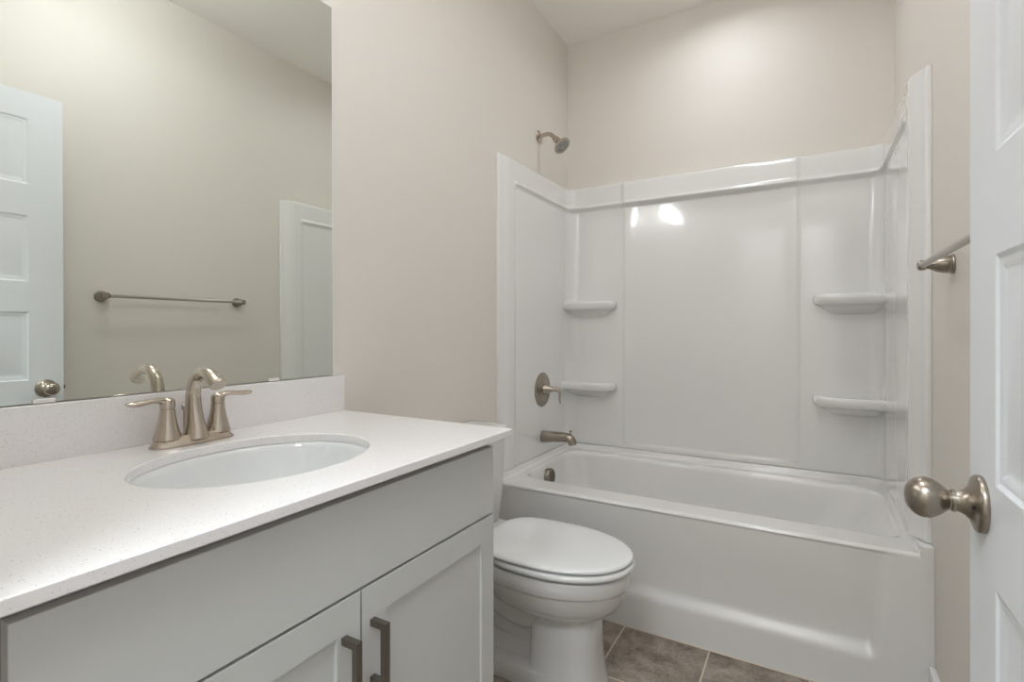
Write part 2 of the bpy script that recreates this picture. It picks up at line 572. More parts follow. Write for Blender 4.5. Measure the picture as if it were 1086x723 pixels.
SY = -0.7725                      # front edge of the surround flanges
SZ0, SZ1 = 0.4835, 1.906
PX0, PX1, PZ0, PZ1 = 0.346, 1.163, 0.510, 1.775    # centre panel on the back wall
FL = 0.118                        # flange strip width
def surround_d(p, z):
    x, y, nx, ny, r, wx, wy = p
    panel = lin3(r, 0.022, 0.028, 0.041)
    band = lin3(r, 0.027, 0.042, 0.046)
    flange = lin3(r, 0.027, 0.042, 0.047)
    side = (r == 0.0 or r == 2.0)
    mid = sstep(PX0 - 0.014, PX0 + 0.008, x) * (1 - sstep(PX1 - 0.008, PX1 + 0.014, x)) if r == 1.0 else 0.0
    band += 0.007 * mid
    # centre panel stands slightly proud of the corner sections
    pz = sstep(PZ0 - 0.012, PZ0 + 0.008, z)
    panel += 0.0045 * mid * pz
    if mid > 0:
        e = max(0.0, min(x - PX0 - 0.006, PX1 - 0.006 - x))     # the panel is gently dished away from its side edges
        panel -= 0.0100 * (1 - math.exp(-e / 0.055)) * pz
    k = sstep(1.772, 1.790, z)
    d = panel + (band - panel) * k
    # rolled lip along the lower edge of the band
    d += 0.009 * math.exp(-((z - 1.795) / 0.0075) ** 2)
    if side:
        f = 1 - sstep(SY + FL - 0.008, SY + FL + 0.020, y)
        d = d + (flange - d) * f
        # the outer strip slopes back towards the wall
        d -= (flange - 0.0135) * (1 - sstep(SY - 0.012, SY + 0.078, y)) * f
        # rounded outer edge of the flange
        e = y - SY
        if e < 0.008:
            d -= 0.003 * (1 - math.sqrt(max(0, 1 - ((0.008 - e) / 0.008) ** 2)))
    t = SZ1 - z
    if t < 0.008:
        d -= 0.008 * (1 - math.sqrt(max(0, 1 - ((0.008 - t) / 0.008) ** 2)))
    return d

surround = thing('tub_surround', 'glossy white acrylic wall surround above the bathtub with moulded corner shelves', 'shower surround', (W / 2, 0, SZ0))
ex_side = [SY + e for e in (0, 0.001, 0.002, 0.004, 0.006, 0.008, 0.012, 0.020, 0.028, 0.036, 0.044, 0.052, 0.060, 0.066, 0.072, 0.078, 0.084)] + [SY + FL + e for e in (-0.008, -0.004, 0.0, 0.004, 0.008, 0.012, 0.016, 0.020, 0.024)]
ex_back = [PX0 + 0.006 + 0.006 * i for i in range(22)] + [PX1 - 0.006 - 0.006 * i for i in range(22)] + [PX0 + e for e in (-0.014, -0.011, -0.008, -0.005, -0.002, 0.001, 0.004, 0.008, 0.011)] + [PX1 + e for e in (0.014, 0.011, 0.008, 0.005, 0.002, -0.001, -0.004, -0.008, -0.011)]
UP = upath(SY, 14, 40, 18, ex_side, ex_back)
zs = [SZ0, SZ0 + 0.006, PZ0 - 0.012, PZ0 - 0.009, PZ0 - 0.006, PZ0 - 0.003, PZ0, PZ0 + 0.003, PZ0 + 0.006, PZ0 + 0.008]
zs += [PZ0 + 0.01 + (1.765 - PZ0 - 0.01) * i / 20 for i in range(21)]
zs += [1.769, 1.772, 1.775, 1.778, 1.781, 1.784, 1.787, 1.790, 1.793, 1.796, 1.799, 1.802, 1.806, 1.810, 1.815, 1.82, 1.85, 1.88]
zs += [SZ1 - 0.008, SZ1 - 0.006, SZ1 - 0.004, SZ1 - 0.002, SZ1 - 0.001, SZ1]
zs = sorted(set(zs))
rows = []
def urow(P, dfun, z):
    r = []
    a = P[0]; r.append((a[5] + 0.0005, a[6], z))
    for p in P:
        d = dfun(p, z)
        r.append((p[0] + p[2] * d, p[1] + p[3] * d, z))
    b = P[-1]; r.append((b[5] - 0.0005, b[6], z))
    return r
def uwall(P, z):
    a, b = P[0], P[-1]
    e = 0.0005
    return [(a[5] + e, a[6], z)] + [(min(max(p[5], e), W - e), min(p[6], -e), z) for p in P] + [(b[5] - e, b[6], z)]
rows.append(uwall(UP, SZ0))
for z in zs:
    rows.append(urow(UP, surround_d, z))
rows.append(uwall(UP, SZ1))
grid_obj('wall_panel', rows, M['acrylic'], surround, angle=60)

# moulded corner shelves
def corner_shelf(side, ztop, wx, dy):
    xc = 0.018 if side == 'l' else W - 0.038
    yc = -0.026
    sx = 1 if side == 'l' else -1
    rings = []
    # (z offset, x scale, y scale)
    for dz, ax, ay in ((-0.010, 0.90, 0.60), (-0.007, 0.93, 0.78), (-0.002, 0.955, 0.90), (0.0, 0.965, 0.935), (-0.0006, 0.977, 0.962), (-0.004, 0.989, 0.983), (-0.011, 0.998, 0.998), (-0.018, 1.0, 1.0), (-0.026, 0.997, 0.992),
                       (-0.034, 0.988, 0.968), (-0.040, 0.972, 0.93), (-0.044, 0.95, 0.85), (-0.049, 0.91, 0.66), (-0.058, 0.86, 0.44), (-0.073, 0.78, 0.18), (-0.088, 0.70, 0.02)):
        ring = []
        N = 30
        for i in range(N + 1):
            a = PI / 2 * i / N
            c, s = math.cos(a), math.sin(a)
            px = wx * ax * (abs(c) ** (2 / 5.5))
            py = dy * ay * (abs(s) ** (2 / 3.2))
            ring.append(Vector((xc + sx * px, yc - py, ztop + dz)))
        ring.append(Vector((xc, yc, ztop + dz)))
        rings.append(ring)
    return loft('shelf', rings, M['acrylic'], surround, angle=45)
for side, zt, wx, dy in (('l', 1.272, 0.288, 0.085), ('l', 0.832, 0.288, 0.105), ('r', 1.272, 0.266, 0.105), ('r', 0.826, 0.266, 0.115)):
    s = corner_shelf(side, zt, wx, dy)

tub = thing('bathtub', 'white alcove bathtub with a recessed apron beneath the acrylic surround', 'bathtub', (W / 2, -0.41, 0))
ZR = 0.456
YD = -0.800
# apron
XA0, XA1 = 0.0006, W - 0.0006
apz = [0, 0.06, 0.105, 0.115, 0.125, 0.135, 0.145, 0.155, 0.165, 0.18, 0.22, 0.28, 0.34, 0.39, 0.41, 0.42, 0.43, 0.437, 0.443]
xs = sorted(set([XA0 + (XA1 - XA0) * i / 50 for i in range(51)] + [1.34 + 0.008 * i for i in range(18)] + [0.09 + 0.008 * i for i in range(12)] + [1.486 + 0.002 * i for i in range(8)] + [0.024 + 0.002 * i for i in range(8)]))
rows = []
for z in apz:
    r = []
    for x in xs:
        # right end of the recess leans outwards with height
        xr = 1.375 + 0.10 * (z - 0.13)
        rec = sstep(0.115, 0.160, z) * (1 - sstep(xr - 0.012, xr + 0.022, x)) * sstep(0.09, 0.13, x)
        y = -0.8225 + 0.012 * (z / 0.44) + (0.021 - 0.017 * sstep(0.16, 0.437, z)) * rec
        r.append((x, y, z))
    rows.append(r)
for a in range(1, 9):
    t = PI / 2 * a / 8
    rr = []
    for x in xs:
        k = max(sstep(1.488, 1.499, x), 1 - sstep(0.026, 0.037, x))      # the end flanges carry on straight up
        rr.append((x, -0.8105 + 0.0125 * (1 - math.cos(t)) * (1 - k), 0.4435 + 0.0125 * math.sin(t) + k * (0.0365 * a / 8 - 0.0125 * math.sin(t))))
    rows.append(rr)
grid_obj('apron', rows, M['acrylic'], tub, angle=70)
yo = -0.798
rg = [None]
for x0, x1, y0, y1, rf, rb, z in ((0.050, 1.476, -0.704, -0.094, 0.045, 0.145, ZR), (0.060, 1.466, -0.694, -0.104, 0.035, 0.135, ZR), (0.063, 1.463, -0.691, -0.107, 0.036, 0.135, ZR - 0.0006), (0.067, 1.459, -0.687, -0.111, 0.037, 0.135, ZR - 0.0028),
                                  (0.070, 1.455, -0.684, -0.114, 0.038, 0.135, ZR - 0.0065), (0.073, 1.449, -0.681, -0.117, 0.040, 0.135, ZR - 0.012), (0.075, 1.440, -0.679, -0.119, 0.045, 0.135, ZR - 0.022),
                                  (0.082, 1.410, -0.673, -0.126, 0.06, 0.135, 0.39), (0.094, 1.350, -0.663, -0.137, 0.08, 0.135, 0.30), (0.110, 1.270, -0.652, -0.148, 0.10, 0.135, 0.20),
                                  (0.130, 1.205, -0.640, -0.160, 0.11, 0.13, 0.13), (0.160, 1.160, -0.620, -0.180, 0.11, 0.12, 0.098), (0.205, 1.110, -0.590, -0.210, 0.10, 0.10, 0.082), (0.300, 1.000, -0.540, -0.260, 0.08, 0.08, 0.076)):
    rg.append(rrect(x0, x1, y0, y1, (0.11 + rf * 0.2, rf, rb, 0.11), z, 16, 12))
rg[0] = rrect(0.003, W - 0.003, yo, -0.003, 0.002, ZR, 16, 12)
loft('basin', rg, M['acrylic'], tub, cap0=False, cap1=True, angle=50)
# raised flange around three sides of the deck
TUP = upath(-0.8100, 14, 40)
tz = [(0.000, 0.062), (0.002, 0.054), (0.006, 0.047), (0.012, 0.043), (0.020, 0.041), (0.0238, 0.040), (0.0250, 0.037)]
rows = [urow(TUP, lambda p, z, dd=dd: (dd if p[4] not in (0.0, 2.0) else 0.041 + (dd - 0.041) * sstep(-0.80, -0.70, p[1])) - lin3(p[4], 0.006, 0.0, 0.008), ZR - 0.0005 + dz) for dz, dd in tz]
rows.append(uwall(TUP, ZR - 0.0005 + 0.0250))
grid_obj('deck_flange', rows, M['acrylic'], tub, angle=60)

# overflow plate on the drain end of the basin
ov = lathe('overflow_plate', (0.0825, -0.425, 0.392), (1, 0, 0.08), [(0, 0), (0, 0.0385), (0.020, 0.039), (0.0235, 0.0375), (0.0255, 0.034), (0.0255, 0)], M['nickel_dark'], tub, n=44, angle=30)
gr = []
for i in range(-3, 4):
    zc = 0.394 + i * 0.0085
    h = math.sqrt(max(0, 0.031 ** 2 - (i * 0.0085) ** 2))
    gr.append((0.1070, 0.1092 - i * 0.0006, -0.425 - h, -0.425 + h, zc - 0.0016, zc + 0.0016))
boxes('slot_grille', gr, M['black'], ov)

# ---------------------------------------------------------------- shower fittings on the left alcove wall
SYC = -0.362
sh = thing('shower', 'brushed nickel shower head on a short curved arm above the surround', 'shower head', (0, SYC, 2.11))
lathe('wall_flange', (0.0005, SYC, 2.108), (1, 0, 0), [(0, 0), (0, 0.033), (0.003, 0.033), (0.007, 0.027), (0.010, 0.016), (0.012, 0.0115), (0.012, 0)], M['nickel'], sh, n=36)
tube('arm', [(0.004, SYC, 2.108, 0.0105, 0.0105), (0.03, SYC, 2.113, 0.0105, 0.0105), (0.058, SYC, 2.113, 0.0105, 0.0105), (0.079, SYC, 2.100, 0.0105, 0.0105), (0.094, SYC, 2.084, 0.0105, 0.0105)], M['nickel'], sh, n=24)
hd = Vector((0.66, -0.10, -0.74)).normalized()
hb = Vector((0.092, SYC, 2.086))
head = lathe('spray_head', hb, hd, [(0, 0), (0, 0.012), (0.004, 0.0145), (0.010, 0.0165), (0.020, 0.0175), (0.027, 0.0165), (0.032, 0.018), (0.040, 0.024), (0.050, 0.032), (0.058, 0.040), (0.062, 0.0445), (0.066, 0.0455), (0.069, 0.0445), (0.069, 0)], M['nickel'], sh, n=44, angle=50)
sf = lathe('spray_face', hb + hd * 0.0685, hd, [(0, 0), (0, 0.037), (0.0015, 0.0365), (0.002, 0.030), (0.0008, 0.029), (0.0008, 0.026), (0.0022, 0.025), (0.0022, 0.016), (0.0008, 0.015), (0.0008, 0.012), (0.0025, 0.011), (0.0028, 0)], M['spray'], head, n=44, angle=20)

va = thing('shower_valve', 'round brushed nickel shower valve plate with a downward curved lever', 'shower valve', (0.02, SYC, 0.811))
lathe('escutcheon', (0.0195, SYC, 0.811), (1, 0, 0), [(0, 0), (0, 0.087), (0.003, 0.088), (0.006, 0.0855), (0.009, 0.078), (0.0105, 0.062), (0.0095, 0.060), (0.0105, 0.058), (0.013, 0.035), (0.015, 0.032), (0.015, 0)], M['nickel_dark'], va, n=64, angle=35)
hub = lathe('hub', (0.033, SYC, 0.814), (1, 0, 0.03), [(0, 0), (0, 0.029), (0.004, 0.029), (0.012, 0.0265), (0.030, 0.019), (0.048, 0.0135), (0.060, 0.0125), (0.068, 0.0130), (0.074, 0.0105), (0.076, 0)], M['nickel'], va, n=40)
tube('lever', [(0.098, SYC, 0.822, 0.0095, 0.0075), (0.108, SYC, 0.822, 0.011, 0.0075), (0.117, SYC, 0.812, 0.0115, 0.006), (0.120, SYC, 0.792, 0.0110, 0.0048), (0.118, SYC, 0.768, 0.0105, 0.0042), (0.121, SYC, 0.750, 0.0085, 0.0035), (0.124, SYC, 0.744, 0.004, 0.002)], M['nickel'], va, n=24)

ts = thing('tub_spout', 'nickel tub spout with pull-up diverter knob between the valve and bathtub', 'tub spout', (0.02, SYC, 0.575))
tube('spout_body', [(0.0195, SYC, 0.571, 0.028, 0.030), (0.045, SYC, 0.573, 0.0275, 0.029), (0.10, SYC, 0.577, 0.026, 0.0265), (0.145, SYC, 0.579, 0.0255, 0.024), (0.172, SYC, 0.576, 0.025, 0.0225), (0.186, SYC, 0.562, 0.0235, 0.0215), (0.189, SYC, 0.546, 0.022, 0.021)], M['nickel_dark'], ts, n=36)
lathe('diverter_knob', (0.178, SYC, 0.592), (0, 0, 1), [(0, 0), (0, 0.003), (0.016, 0.003), (0.017, 0.0065), (0.021, 0.0075), (0.024, 0.006), (0.025, 0)], M['nickel_dark'], ts, n=20)

# ================================================================ TOWEL BAR
tb = thing('towel_bar', 'slim brushed nickel towel bar with two bell-shaped posts on the right wall', 'towel bar', (W, -1.34, 1.285))
BZ = 1.283
for yy in (-1.036, -1.655):
    lathe('post', (W - 0.0005, yy, BZ), (-1, 0, 0), [(0, 0), (0, 0.0245), (0.0025, 0.0255), (0.005, 0.0245), (0.006, 0.0225), (0.010, 0.0225), (0.020, 0.0215), (0.032, 0.0185), (0.042, 0.0135), (0.048, 0.0105), (0.054, 0.0095),
             (0.056, 0.0115), (0.061, 0.0135), (0.067, 0.0135), (0.072, 0.0105), (0.0735, 0.005), (0.074, 0)], M['nickel_dark'], tb, n=40)
V1 = lathe_data((W - 0.0635, -1.667, BZ), (0, 1, 0), [(0, 0), (0, 0.0078), (0.643, 0.0078), (0.643, 0)], 24)
merge('bar', [V1], M['steel'], tb)

# ================================================================ MIRROR
MY0, MY1, MZ0, MZ1 = -2.600, -1.6765, 0.986, 2.056
def mx(z):
    return 0.0078 - 0.0059 * (z - 0.98)
th = 0.0055
bv = 0.004
mirror = thing('wall_mirror', 'large frameless mirror leaning on the backsplash above the vanity sink', 'mirror', (0, (MY0 + MY1) / 2, MZ0))
V = [(mx(MZ0) - th, MY0, MZ0), (mx(MZ0) - th, MY1, MZ0), (max(mx(MZ1) - th, 0.0006), MY1, MZ1), (max(mx(MZ1) - th, 0.0006), MY0, MZ1),
     (mx(MZ0), MY0, MZ0), (mx(MZ0), MY1, MZ0), (mx(MZ1), MY1, MZ1), (mx(MZ1), MY0, MZ1)]
V = [(max(v[0], 0.0004), v[1], v[2]) for v in V]
V[6] = (mx(MZ1) + 0.0, MY1, MZ1)
g = mesh_obj('glass_edge', V, [(0, 1, 2, 3), (0, 1, 5, 4), (1, 2, 6, 5), (2, 3, 7, 6), (3, 0, 4, 7), (4, 5, 6, 7)], M['glass_edge'], mirror, smooth=False)
b_ = 0.0022
def mp(y, z, off=0.0):
    return (mx(z) + off, y, z)
Vm = [mp(MY0 + b_, MZ0, 0.0003), mp(MY1 - b_, MZ0, 0.0003), mp(MY1 - b_, MZ1 - b_, 0.0003), mp(MY0 + b_, MZ1 - b_, 0.0003)]
Vb = [mp(MY0 + b_, MZ0, -0.001), mp(MY1 - b_, MZ0, -0.001), mp(MY1 - b_, MZ1 - b_, -0.001), mp(MY0 + b_, MZ1 - b_, -0.001)]
mesh_obj('mirror_glass', Vm + Vb, [(0, 1, 2, 3), (7, 6, 5, 4), (0, 1, 5, 4), (1, 2, 6, 5), (2, 3, 7, 6), (3, 0, 4, 7)], M['mirror'], mirror, smooth=False)
for yy, ww in ((-2.325, 0.0155), (-1.868, 0.014)):
    boxes('mirror_clip', [(mx(MZ0) + 0.0006, mx(MZ0) + 0.0040, yy - ww, yy + ww, 0.985, 0.9925)], M['clip'], mirror, bevel=0.0008)

# ================================================================ COUNTERTOP, SINK, FAUCET
CY0, CY1, CX1, CZ1, CZ0 = YF + 0.0015, -1.6454, 0.5912, 0.8804, 0.8630
SKX, SKY, SKA, SKB = 0.313, -2.103, 0.172, 0.212
def ell(a, b, z, n=96):
    return [Vector((SKX + a * math.cos(2 * PI * i / n), SKY + b * math.sin(2 * PI * i / n), z)) for i in range(n)]
def rect_ray(x0, x1, y0, y1, z, n=96):
    out = []
    for i in range(n):
        c, s = math.cos(2 * PI * i / n), math.sin(2 * PI * i / n)
        t = min(((x1 - SKX) / c if c > 1e-9 else (x0 - SKX) / c if c < -1e-9 else 1e9),
                ((y1 - SKY) / s if s > 1e-9 else (y0 - SKY) / s if s < -1e-9 else 1e9))
        out.append(Vector((SKX + c * t, SKY + s * t, z)))
    # snap the nearest ray to each corner so the outline stays square
    for cx in (x0, x1):
        for cy in (y0, y1):
            k = min(range(n), key=lambda i: (out[i].x - cx) ** 2 + (out[i].y - cy) ** 2)
            out[k] = Vector((cx, cy, z))
    return out
e = 0.0018
counter = loft('countertop', [ell(SKA, SKB, CZ0), rect_ray(0.001, CX1 - e, CY0, CY1 - e, CZ0), rect_ray(0.001, CX1, CY0, CY1, CZ0 + e), rect_ray(0.001, CX1, CY0, CY1, CZ1 - e),
                              rect_ray(0.001, CX1 - e, CY0, CY1 - e, CZ1), ell(SKA + e, SKB + e, CZ1), ell(SKA, SKB, CZ1 - e), ell(SKA, SKB, CZ0)],
               M['quartz'], None, cap0=False, cap1=False, angle=30)
tag(counter, 'speckled white quartz countertop with oval sink cutout on the grey vanity', 'countertop')
box('backsplash', (0.001, 0.0205, CY0, CY1, CZ1 - 0.0002, 0.9838), M['quartz'], counter, bevel=0.0015)

sink = thing('sink_basin', 'oval white undermount sink basin set under the quartz countertop', 'sink', (SKX, SKY, CZ0))
rg = [ell(SKA + 0.022, SKB + 0.022, CZ0 - 0.0005), ell(SKA + 0.002, SKB + 0.002, CZ0 - 0.0005), ell(SKA - 0.003, SKB - 0.003, CZ0 - 0.004),
      ell(SKA - 0.006, SKB - 0.006, CZ0 - 0.015), ell(SKA - 0.014, SKB - 0.014, CZ0 - 0.045), ell(SKA - 0.028, SKB - 0.030, CZ0 - 0.080), ell(SKA - 0.055, SKB - 0.062, CZ0 - 0.112),
      ell(SKA - 0.095, SKB - 0.115, CZ0 - 0.130), ell(0.045, 0.055, CZ0 - 0.138), ell(0.0235, 0.0235, CZ0 - 0.142),
      ell(0.0235, 0.0235, CZ0 - 0.150), ell(0.045, 0.050, CZ0 - 0.150), ell(SKA - 0.04, SKB - 0.05, CZ0 - 0.130), ell(SKA + 0.002, SKB + 0.002, CZ0 - 0.060), ell(SKA + 0.022, SKB + 0.022, CZ0 - 0.012), ell(SKA + 0.022, SKB + 0.022, CZ0 - 0.0005)]
loft('basin', rg, M['sink'], sink, cap0=False, cap1=False, angle=50)
lathe('drain', (SKX, SKY, CZ0 - 0.1495), (0, 0, 1), [(0, 0), (0, 0.0230), (0.0075, 0.0232), (0.009, 0.021), (0.008, 0.0175), (0.0095, 0.0165), (0.0115, 0.012), (0.012, 0)], M['nickel'], sink, n=40)

FX, FY, FZ = 0.082, -2.105, CZ1
fa = thing('sink_faucet', 'brushed nickel two-handle faucet with arched spout behind the oval sink', 'faucet', (FX, FY, FZ))
def sring(cx, cy, a, b, z, p=3.0, n=72):
    out = []
    for i in range(n):
        t = 2 * PI * i / n
        c, s = math.cos(t), math.sin(t)
        out.append(Vector((cx + a * math.copysign(abs(c) ** (2 / p), c), cy + b * math.copysign(abs(s) ** (2 / p), s), z)))
    return out
loft('base_plate', [sring(FX, FY, 0.0285, 0.081, FZ + 0.0002), sring(FX, FY, 0.0290, 0.0815, FZ + 0.003), sring(FX, FY, 0.0275, 0.079, FZ + 0.006), sring(FX, FY, 0.0245, 0.0745, FZ + 0.012),
                    sring(FX, FY, 0.0225, 0.071, FZ + 0.018), sring(FX, FY, 0.0205, 0.068, FZ + 0.0205), sring(FX, FY, 0.016, 0.06, FZ + 0.0210)], M['nickel'], fa, angle=50)
for sg in (-1, 1):
    yy = FY + sg * 0.0508
    c = lathe('handle_column', (FX, yy, FZ + 0.016), (0, 0, 1), [(0, 0), (0, 0.0250), (0.004, 0.0243), (0.015, 0.0212), (0.032, 0.0172), (0.048, 0.0145), (0.060, 0.0133), (0.0605, 0.0122), (0.062, 0.0122), (0.0625, 0.0135), (0.073, 0.0138), (0.079, 0.0125), (0.083, 0.0080), (0.084, 0)], M['nickel'], fa, n=48, angle=40)
    zt = FZ + 0.0885
    tube('lever', [(FX, yy - sg * 0.009, zt - 0.006, 0.0085, 0.0060), (FX, yy, zt, 0.0110, 0.0085), (FX, yy + sg * 0.011, zt + 0.0055, 0.0105, 0.0070), (FX + 0.002, yy + sg * 0.025, zt + 0.0070, 0.0100, 0.0052),
                   (FX + 0.003, yy + sg * 0.040, zt + 0.0060, 0.0110, 0.0052), (FX + 0.004, yy + sg * 0.056, zt + 0.0045, 0.0115, 0.0056), (FX + 0.005, yy + sg * 0.068, zt + 0.0050, 0.0095, 0.0048), (FX + 0.005, yy + sg * 0.075, zt + 0.0065, 0.0035, 0.0018)],
         M['nickel'], c, side=(1, 0, 0), n=28)
SPX = 0.014
tube('spout', [(x + SPX, FY, FZ + z, ra, rb) for x, z, ra, rb in ((0.077, 0.010, 0.0245, 0.0265), (0.076, 0.020, 0.0225, 0.0245), (0.074, 0.034, 0.0190, 0.0215), (0.070, 0.055, 0.0162, 0.0188), (0.067, 0.078, 0.0148, 0.0170), (0.067, 0.100, 0.0138, 0.0155),
               (0.072, 0.122, 0.0132, 0.0138), (0.084, 0.1395, 0.0130, 0.0125), (0.102, 0.1475, 0.0132, 0.0118), (0.122, 0.1460, 0.0140, 0.0122), (0.140, 0.1385, 0.0152, 0.0135), (0.153, 0.1290, 0.0162, 0.0150), (0.158, 0.1240, 0.0163, 0.0152))],
     M['nickel'], fa, n=40, sub=8)
lathe('lift_rod', (0.046, FY, FZ + 0.016), (0, 0, 1), [(0, 0), (0, 0.0025), (0.048, 0.0025), (0.050, 0.0045), (0.054, 0.0062), (0.059, 0.0055), (0.062, 0)], M['nickel'], fa, n=20)

# ================================================================ VANITY CABINET
VY0, VY1 = YF + 0.002, -1.6865
van = thing('vanity_cabinet', 'light grey shaker vanity cabinet with two doors under the white countertop', 'vanity', (0, (VY0 + VY1) / 2, 0))
VZT = CZ0 - 0.001
boxes('cabinet_body', [(0.002, 0.530, VY0, VY0 + 0.018, 0.0, VZT), (0.002, 0.549, VY1 - 0.018, VY1, 0.09, VZT), (0.002, 0.475, VY1 - 0.018, VY1, 0.0, 0.09),
                       (0.002, 0.530, VY0, VY1, 0.09, 0.108), (0.002, 0.014, VY0, VY1, 0.0, VZT), (0.460, 0.475, VY0, VY1, 0.0, 0.09)], M['cabinet'], van)
boxes('face_frame', [(0.531, 0.550, VY0, -2.485, 0.09, VZT), (0.531, 0.550, -1.735, VY1, 0.09, VZT), (0.531, 0.550, -2.485, -1.735, 0.83, VZT),
                     (0.531, 0.550, -2.485, -1.735, 0.67, 0.715), (0.531, 0.550, -2.12, -2.08, 0.09, 0.67), (0.531, 0.550, -2.485, -1.735, 0.09, 0.13)], M['cabinet_shaded'], van)
box('drawer_front', (0.5515, 0.570, -2.527, -1.696, 0.6945, 0.8465), M['cabinet'], van, bevel=0.0012)
def shaker(y0, y1, hy):
    z0, z1 = 0.100, 0.6895
    w = y1 - y0
    d = panel_slab('cabinet_door', (0.570, y0, z0), w, z1 - z0, -0.0185, [(0.055, w - 0.048, 0.055, z1 - z0 - 0.054)], [(0, 0), (0.0006, 0.0060), (0.001, 0.0062)], M['cabinet'], van, back=False, bevel=0.0008)
    s = 0.0055
    hz0, hz1 = 0.526, 0.633
    V, Fc = [], []
    parts = [box_data(0.594, 0.605, hy - s, hy + s, hz0, hz1), box_data(0.5705, 0.5945, hy - s, hy + s, hz1 - 0.011, hz1), box_data(0.5705, 0.5945, hy - s, hy + s, hz0, hz0 + 0.011)]
    o = merge('handle', parts, M['pull'], d, smooth=False)
    return d
shaker(-2.527, -2.1025, -2.137)
shaker(-2.0985, -1.696, -2.0765)

# ================================================================ TOILET
TYC = -1.192
toi = thing('toilet', 'white elongated toilet with closed lid between the vanity and bathtub', 'toilet', (0.4, TYC, 0))
def egg(xb, xf, w, z, n=72, back=2.6, front=2.1, k=0.47):
    """egg outline in plan: squarer at the back (xb), rounded towards the front (xf)."""
    xm = xb + (xf - xb) * k
    out = []
    for i in range(n):
        t = 2 * PI * i / n
        c, s = math.cos(t), math.sin(t)
        if c >= 0:
            x = xm + (xf - xm) * abs(c) ** (2 / front)
            y = w * math.copysign(abs(s) ** (2 / front), s)
        else:
            x = xm - (xm - xb) * abs(c) ** (2 / back)
            y = w * math.copysign(abs(s) ** (2 / back), s)
        out.append(Vector((x, TYC + y, z)))
    return out
ZL = 0.425
# bowl shell: rim, flare, then the pedestal column
bowl = [egg(0.258, 0.720, 0.168, 0.3835), egg(0.252, 0.731, 0.179, 0.381), egg(0.250, 0.735, 0.183, 0.374), egg(0.250, 0.735, 0.183, 0.340), egg(0.251, 0.733, 0.181, 0.336),
        egg(0.252, 0.729, 0.177, 0.333), egg(0.254, 0.727, 0.175, 0.325), egg(0.258, 0.722, 0.170, 0.305), egg(0.266, 0.712, 0.162, 0.283), egg(0.280, 0.696, 0.148, 0.262),
        egg(0.300, 0.674, 0.130, 0.245), egg(0.325, 0.648, 0.110, 0.232), egg(0.36, 0.62, 0.080, 0.222)]
B1 = rings_data(bowl)
ped = [egg(0.455, 0.615, 0.070, 0.245, back=4, front=2.8), egg(0.430, 0.640, 0.088, 0.215, back=5, front=2.8), egg(0.430, 0.641, 0.090, 0.150, back=5, front=2.9), egg(0.428, 0.643, 0.094, 0.095, back=5, front=3.0),
       egg(0.425, 0.648, 0.101, 0.045, back=5, front=3.1), egg(0.420, 0.654, 0.107, 0.012, back=5, front=3.1), egg(0.420, 0.656, 0.109, 0.0, back=5, front=3.1)]
B2 = rings_data(ped)
merge('bowl', [B1, B2], M['porcelain'], toi, angle=40)
# exposed trapway behind the pedestal and the foot it stands on
tw = [(0.60, TYC, 0.235, 0.070, 0.050), (0.50, TYC, 0.225, 0.082, 0.060), (0.40, TYC, 0.200, 0.085, 0.066), (0.315, TYC, 0.215, 0.086, 0.066), (0.245, TYC, 0.255, 0.088, 0.066), (0.185, TYC, 0.265, 0.088, 0.060), (0.125, TYC, 0.205, 0.084, 0.056), (0.125, TYC, 0.120, 0.080, 0.056), (0.155, TYC, 0.030, 0.080, 0.060)]
T1 = tube_data(tw, 36, (0, 1, 0), 8)
T2 = tube_data([(0.48, TYC, 0.150, 0.040, 0.040), (0.40, TYC, 0.120, 0.044, 0.045), (0.30, TYC, 0.145, 0.058, 0.055), (0.2, TYC, 0.16, 0.05, 0.05)], 30, (0, 1, 0), 6)
foot = [sring(0.325, TYC, 0.235, 0.108, 0.0, 5.0), sring(0.325, TYC, 0.235, 0.108, 0.046, 5.0), sring(0.325, TYC, 0.233, 0.106, 0.052, 5.0), sring(0.325, TYC, 0.228, 0.100, 0.055, 5.0), sring(0.325, TYC, 0.20, 0.060, 0.062, 4.0), sring(0.325, TYC, 0.165, 0.045, 0.10, 4.0), sring(0.325, TYC, 0.155, 0.040, 0.17, 4.0)]
T3 = rings_data(foot)
merge('trapway', [T1, T2, T3], M['porcelain'], toi, angle=40)
# rear deck between bowl and tank
dk = [sring(0.175, TYC, 0.125, 0.115, 0.300, 5), sring(0.175, TYC, 0.130, 0.150, 0.345, 5), sring(0.175, TYC, 0.132, 0.168, 0.365, 5), sring(0.175, TYC, 0.132, 0.170, 0.384, 5), sring(0.175, TYC, 0.128, 0.166, 0.390, 5)]
loft('rear_deck', dk, M['porcelain'], toi, angle=40)
for sg in (-1, 1):
    lathe('bolt_cap', (0.285, TYC + sg * 0.080, 0.054), (0, 0, 1), [(0, 0), (0, 0.017), (0.008, 0.016), (0.016, 0.011), (0.019, 0)], M['seat'], toi, n=24)
